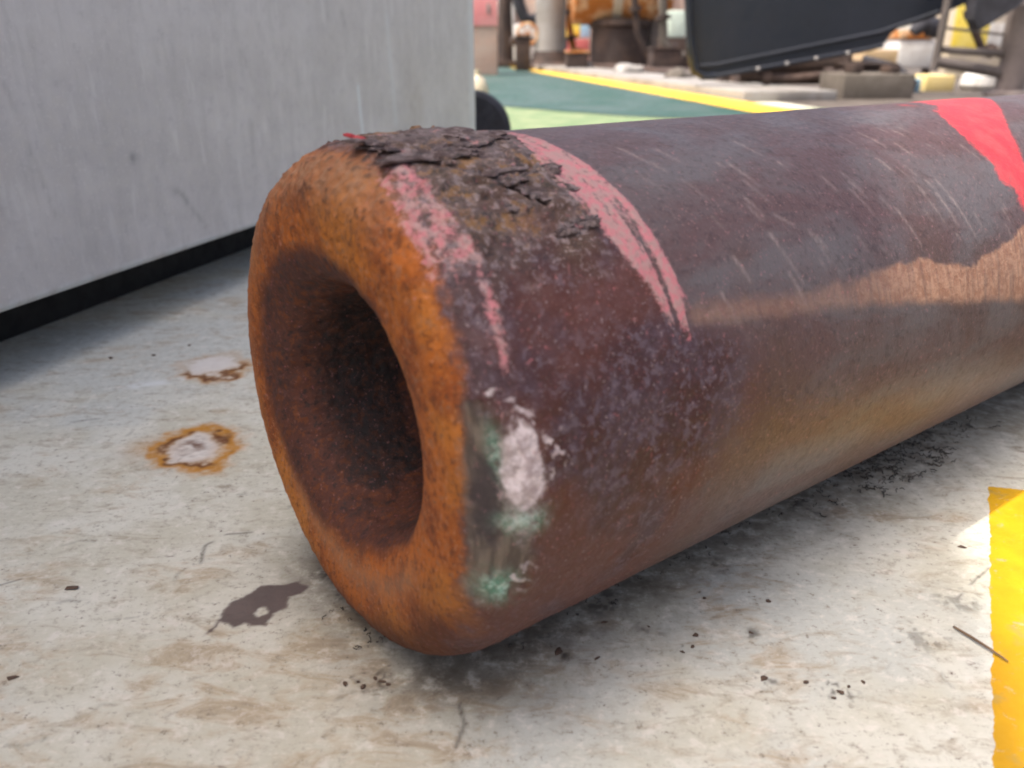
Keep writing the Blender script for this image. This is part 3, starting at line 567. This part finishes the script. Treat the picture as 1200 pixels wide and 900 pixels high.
# dark upright and hose
link('rusty_upright', MB().tube([(at(592, 70, 16).x, 16, 0), (at(592, 70, 16).x, 16, 1.0), (at(596, 0, 16).x, 16, 1.9)], [.16, .12, .12], 14).box((at(592, 70, 16).x-.25, 15.8, 0), (at(592, 70, 16).x+.25, 16.2, .12), .01).mesh('rusty_upright'), M_brown, None, 'slim dark rusty upright left of the grey bollard', 'post')
link('black_hose', MB().tube([at(604, -20, 15.4), at(608, 5, 15.4), at(614, 20, 15.4), at(624, 24, 15.4), at(632, 20, 15.5)], .10, 10).mesh('black_hose'), M_black, None, 'black hose hanging beside the grey bollard', 'hose')
pxbox('white_crate', 602, 630, 28, 70, 17, .5, M_white, 'white crate between the dark upright and the grey bollard', 'crate', .03, True)
bx_ = at(645, 60, 14.5); BO = link('mooring_bollard', None, None, None, 'stout light grey mooring bollard with dirty base', 'bollard', loc=(bx_.x, 14.5, 0))
link('post', MB().lathe([(.10, .28), (.25, .28), (.24, .7), (.25, 1.2), (.27, 1.35), (.27, 1.6), (.1, 1.62)], n=28).mesh('post'), M_grey, BO)
link('base', MB().lathe([(.1, 0), (.42, 0), (.42, .06), (.32, .12), (.27, .279), (.1, .2795)], n=28).mesh('base'), M_brown, BO)
pxbox('yellow_box', 663, 680, 28, 44, 16.2, .3, M_by, 'small yellow box right of the grey bollard', 'box', .02)
pxbox('blue_box', 680, 692, 20, 44, 16.2, .3, M_blue, 'small light blue box next to the yellow box', 'box', .02)
pxbox('pink_box', 662, 676, 14, 27.6, 16.2, .3, M_pink, 'small pink box on top of the yellow box', 'box', .02)
pxbox('red_box', 663, 691, 46, 74, 16.0, .5, M_red, 'red box on the deck under the yellow and blue boxes', 'box', .02, True)
# rusty winch
wy = 13.6; wc = at(726, 80, wy); WI = link('rusty_winch', None, None, None, 'rust orange winch drum on a dark pedestal with a cream strap', 'winch', loc=(wc.x, wy, 0))
zl = at(726, 28, wy).z; xl = at(671, 20, wy).x-wc.x; xr = at(786, 20, wy).x-wc.x
link('drum', MB().lathe([(.06, xl), (.46, xl), (.50, xl+.03), (.50, xr-.3), (.44, xr-.27), (.44, xr-.05), (.40, xr), (.06, xr)], (0, .2, zl+.49), 36, 'x').mesh('drum'), M_rust, WI)
link('strap', MB().lathe([(.44, -.16), (.512, -.16), (.512, -.02), (.44, -.02)], (0, .2, zl+.49), 36, 'x').mesh('strap'), M_cream, WI)
link('pedestal', MB().lathe([(.1, 0), (.52, 0), (.52, .05), (.44, .09), (.43, zl-.06), (.48, zl-.02), (.48, zl+.06), (.1, zl+.08)], (0, .2, 0), 32).mesh('pedestal'), M_brown, WI)
link('side_leg', MB().box((.46, .1, 0), (.72, .4, zl+.15), .02).box((.40, .05, 0), (.80, .45, .05), .01).mesh('side_leg'), simple('dull brown grey steel', (.16, .13, .11), sc=3, rough=.7), WI)
for i in range(7): link('bolt', MB().lathe([(.004, 0), (.035, 0), (.035, .03), (.004, .032)], (xr-.24+.10*(i % 3), -.27, zl+.36+.11*(i//3)), 8, 'y').mesh('bolt'), M_cream, WI)
o, w_, h_ = pxbox('mint_cabinet', 783, 806, 12, 44, 12.5, .4, M_pgl, 'pale mint cabinet on a brown stand half hidden by the navy tray', 'cabinet', .02, parts=True)
link('stand', MB().box((-w_/2-.08, .0, -o.location.z), (w_/2+.1, .4, -.002), .01).mesh('stand'), M_brown, o)
# navy plate
ny = 6.8; n0 = at(818, 93, ny); NV = link('navy_plate', None, None, None, 'dark navy steel tray hanging tilted above the coaming', 'steel tray', loc=(n0.x, ny, 0))
pol_ = [(800, -60), (806, 60), (811, 86), (822, 93), (836, 92), (1010, 61), (1034, 55), (1044, 40), (1054, 33), (1090, 22), (1128, 6), (1160, -12), (1200, -60)]
pv = [(at(x, y, ny).x-n0.x, at(x, y, ny).z) for x, y in pol_]
link('plate', MB().prism(pv, 0, .05).mesh('plate', False), M_navy, NV)
def rail(name, pts, rad, dy=0): return link(name, MB().tube([(at(x, y, ny).x-n0.x, dy, at(x, y, ny).z) for x, y in pts], rad, 10).mesh(name), M_navy, NV)
rail('edge_flange', [(803, -60), (808, 40), (814, 82), (824, 90), (838, 89)], .028, -.012)
rail('lower_flange', [(838, 89), (930, 73), (1010, 59), (1034, 53)], .018, -.008)
rail('stiffener', [(816, 78), (840, 76), (940, 56), (1030, 38), (1100, 14)], .016, -.002)
bm_ = MB().lathe([(.003, 0), (.012, 0), (.012, -.008), (.003, -.011)], n=10, axis='y').mesh('bolt')
for x, y in ((887, 80), (921, 74), (955, 68), (992, 62)): pb = at(x, y, ny); link('bolt', bm_, M_white, NV, loc=(pb.x-n0.x, -.024, pb.z))
# gear under and right of the plate
rp = at(936, 100, 7.3); RO = link('dark_roller', None, None, None, 'dark brown roller lying under the navy tray', 'roller', loc=(rp.x, 7.3, 0))
link('roller_drum', MB().lathe([(.03, -.42), (.19, -.42), (.20, -.38), (.15, -.36), (.15, .36), (.20, .38), (.19, .42), (.03, .42)], (0, .2, .20), 28, 'x').mesh('roller_drum'), M_brown, RO)
for cx_ in (-.47, .47): link('cradle', MB().box((cx_-.03, -.02, 0), (cx_+.03, .42, .24), .01).mesh('cradle'), M_brown, RO)
M_gb = simple('grey brown plate', (.10, .085, .068), (.14, .12, .10), 5, .75)
a = at(1030, 112, 6.2); SB = link('steel_block', None, None, None, 'grey brown steel block below the right end of the navy tray', 'steel block', loc=(a.x, 6.2, 0))
link('block', MB().box((-.26, 0, 0), (.24, .5, .17), .015).mesh('block'), M_gb, SB); link('lug', MB().box((-.16, .1, .171), (-.10, .3, .24), .01).mesh('lug'), M_brown, SB); link('lug', MB().box((.10, .1, .171), (.17, .3, .22), .01).mesh('lug'), M_brown, SB)
pxbox('tan_beam', 1012, 1054, 58, 76, 7.6, .4, simple('tan paint', (.5, .36, .2), (.6, .45, .3), 3, .6), 'tan painted beam end under the navy tray', 'beam', .015)
o, w_, h_ = pxbox('white_drum', 1050, 1100, 46, 80, 8.6, .4, M_white, 'white box with a rusty lid right of the navy tray', 'box', .03, parts=True)
link('lid', MB().box((-w_/2-.01, -.01, h_), (w_/2*.7, .41, h_+.08), .015).mesh('lid'), M_rust, o); link('leg', MB().box((-w_/2+.02, .02, -o.location.z), (-w_/2+.07, .1, 0), .004).mesh('leg'), M_brown, o); link('leg', MB().box((w_/2-.07, .02, -o.location.z), (w_/2-.02, .1, 0), .004).mesh('leg'), M_brown, o)
link('black_clamp', MB().tube([at(1070, 38, 8.3), at(1082, 26, 8.3), at(1092, 32, 8.3), at(1100, 40, 8.3)], [.05, .09, .09, .05], 10).mesh('black_clamp'), M_black, None, 'black clamp above the white box', 'clamp')
pxbox('blue_tub', 1066, 1081, 92, 120, 7.2, .25, M_blue, 'light blue tub right of the steel block', 'tub', .015, True)
pxbox('yellow_carton', 1081, 1121, 88, 120, 7.3, .3, simple('pale yellow card', (.74, .58, .24), (.74, .62, .36), 2, .7), 'pale yellow carton between the blue tub and the white sack', 'carton', .015, True)
sx = at(1146, 112, 7.4); link('white_sack', MB().lathe([(.02, 0), (.13, .005), (.16, .05), (.15, .12), (.10, .16), (.03, .18), (.02, .2)], (0, 0, 0), 18).mesh('white_sack'), M_white, None, 'white sack right of the yellow carton', 'sack', loc=(sx.x, 7.4, 0))
FR = link('pipe_rack', None, None, None, 'dark pipe rack with a dull grey post at the right edge', 'pipe rack', loc=(at(1192, 60, 6.6).x, 6.6, 0)); fx_ = FR.location.x
M_dg = simple('dull dark steel', (.085, .07, .062), (.13, .11, .1), 4, .65)
link('post', MB().lathe([(.03, 0), (.17, 0), (.17, .03), (.10, .05), (.10, .30), (.115, .34), (.115, .62), (.06, .68), (.02, .69)], n=24).mesh('post'), simple('grey brown post', (.2, .165, .15), sc=3, rough=.7), FR)
def bar(x0, y0, x1, y1, r_): link('bar', MB().tube([(at(x0, y0, 6.6).x-fx_, 0, at(x0, y0, 6.6).z), (at(x1, y1, 6.6).x-fx_, 0, at(x1, y1, 6.6).z)], r_, 12).mesh('bar'), M_dg, FR)
bar(1104, 58, 1190, 64, .026); bar(1096, 72, 1188, 88, .040); bar(1117, -30, 1094, 84, .028); bar(1110, 33, 1182, 41, .010)
link('black_bracket', MB().prism([(-.17, .08), (-.16, -.06), (-.10, -.13), (-.04, -.09), (.13, .02), (.2, .1), (.2, .3), (-.17, .3)], 0, .12).mesh('black_bracket', False), M_black, None, 'black angular bracket at the top right corner', 'bracket', loc=at(1170, 12, 6.4))
o, w_, h_ = pxbox('cream_cabinet', 1108, 1200, -40, 78, 10.5, .6, M_cream, 'cream cabinet with yellow top behind the pipe rack', 'cabinet', .02, True, parts=True)
link('yellow_panel', MB().box((-w_/2+.01, -.02, h_-.88), (-w_/2+.42, -.002, h_-.05), .005).mesh('yellow_panel'), M_by, o)
link('drawer', MB().box((-w_/2+.06, -.015, .35), (w_/2-.06, -.002, .60), .005).mesh('drawer'), M_white, o)
for i, (x0, x1, y0, y1, Yb, lab) in enumerate(((604, 622, 44, 72, 13.4, 'dark rusty box left of the grey bollard foot'), (664, 690, 62, 80, 12.6, 'dark rusty box in front of the red box'), (764, 800, 58, 86, 11.0, 'dark rusty box right of the winch pedestal'), (846, 884, 70, 100, 7.6, 'dark rusty box below the left part of the navy tray'), (1000, 1050, 78, 100, 7.0, 'dark rusty box between the roller and the blue tub'))):
    o, w_, h_ = pxbox('rusty_box', x0, x1, y0, y1, Yb, .4, M_brown, lab, 'box', .015, True, parts=True, group='dark rusty boxes on the far deck')
    link('lid', MB().box((-w_/2-.015, -.015, h_+.001), (w_/2+.015, .415, h_+.025), .006).mesh('lid'), M_rust if i % 2 else M_brown, o)
g = random.Random(4)
for i, (px0, Yb, lab) in enumerate(((655, 12.9, 'pale rag heaped on the coaming under the grey bollard'), (700, 10.4, 'pale rag heaped on the coaming left of the winch pedestal'), (765, 8.6, 'brownish rag on the coaming below the mint cabinet'))):
    b = bmesh.new(); bmesh.ops.create_icosphere(b, subdivisions=3, radius=1)
    for v in b.verts:
        d_ = .7+.5*float(vn(np.array([v.co.x, v.co.y, v.co.z]), 2.2, i)); v.co = Vector((v.co.x*.20*d_, v.co.y*.14*d_, max(v.co.z, 0)*.10*d_*d_))
    m = bpy.data.meshes.new('rag'); b.to_mesh(m); b.free(); m.polygons.foreach_set('use_smooth', np.ones(len(m.polygons), bool))
    xk = p0.x+(p1_.x-p0.x)*(Yb-p0.y)/(p1_.y-p0.y); link('rag', m, M_grey if i < 2 else M_gb, None, lab, 'rag', 'rags on the coaming', None, (xk+.28, Yb, .068), g.uniform(0, 3))
def pipe_run(pts, r_, mat, lab, flanges=()):
    o = link('pipe_run', None, None, None, lab, 'pipe', 'rusty pipes on the far deck', None, pts[0]); b0 = Vector(pts[0]); P_ = [Vector(p)-b0 for p in pts]
    link('pipe', MB().tube(P_, r_, 12).mesh('pipe'), mat, o)
    for i, f in flanges:
        d_ = (P_[i+1]-P_[i]); c_ = P_[i]+d_*f; d_.normalize(); link('flange', MB().tube([c_-d_*.03, c_+d_*.03], r_*1.7, 14).mesh('flange'), M_brown, o)
pipe_run([at(598, 48, 15.2), at(640, 50, 15.3), at(664, 52, 15.2)], .07, M_brown, 'dark pipe crossing behind the foot of the grey bollard', ((0, .3), (1, .4)))
pipe_run([at(668, -10, 14.9), at(667, 30, 14.9), at(672, 58, 14.9), at(690, 64, 14.8)], .06, M_rust, 'bent rusty pipe between the bollard and the winch', ((0, .6), (1, .5)))
pipe_run([at(742, -20, 12.9), at(747, 40, 12.9), at(762, 72, 12.9)], .05, M_brown, 'slanting dark pipe against the winch pedestal', ((0, .5),))
pipe_run([at(776, -10, 12.2), at(778, 50, 12.2), at(800, 66, 12.2)], .06, M_gb, 'grey brown bent pipe left of the navy tray', ((0, .5), (1, .4)))
pipe_run([at(868, 88, 6.9), at(930, 92, 6.8), at(1010, 84, 6.8)], .035, M_brown, 'thin dark pipe under the lower edge of the navy tray', ((0, .5), (1, .5)))
pipe_run([at(1010, 70, 7.4), at(1050, 80, 7.3), at(1070, 98, 7.2), at(1060, 116, 7.1)], .04, M_black, 'black curved hose under the white box', ())
pipe_run([at(1132, -20, 7.9), at(1140, 30, 7.9), at(1150, 56, 7.9), at(1175, 64, 7.9)], .035, M_brown, 'bent dark pipe in front of the cream cabinet', ((0, .7), (2, .4)))
hw = at(618, 40, 14.4); HW = link('valve_handwheel', None, None, None, 'small dark valve handwheel beside the grey bollard', 'valve', loc=(hw.x, 14.4, 0))
link('stem', MB().tube([(0, 0, 0), (0, 0, hw.z)], .035, 10).mesh('stem'), M_brown, HW)
link('wheel_rim', MB().tube([(.16*math.cos(a), -.02, hw.z+.16*math.sin(a)) for a in [i*math.pi/10 for i in range(21)]], .022, 8).mesh('wheel_rim'), M_rust, HW)
for i in range(3): a = i*math.pi/3; link('spoke', MB().tube([(-.15*math.cos(a), -.02, hw.z-.15*math.sin(a)), (.15*math.cos(a), -.02, hw.z+.15*math.sin(a))], .012, 6).mesh('spoke'), M_rust, HW)
# pale bulwark closing the far deck
BW = link('bulwark', None, None, None, 'pale pinkish bulwark wall closing the far end of the deck', 'wall', loc=(0, 24, 0))
for i in range(8): link('panel', MB().box((-16+4*i+.02, 0, 0), (-12+4*i-.02, .12, 2.6), .01).mesh('panel'), M_peach if i % 3 else M_white, BW)
for i in range(9): link('stay', MB().box((-16.06+4*i, -.3, 0), (-15.94+4*i, -.002, 2.2), .01).mesh('stay'), M_white, BW)
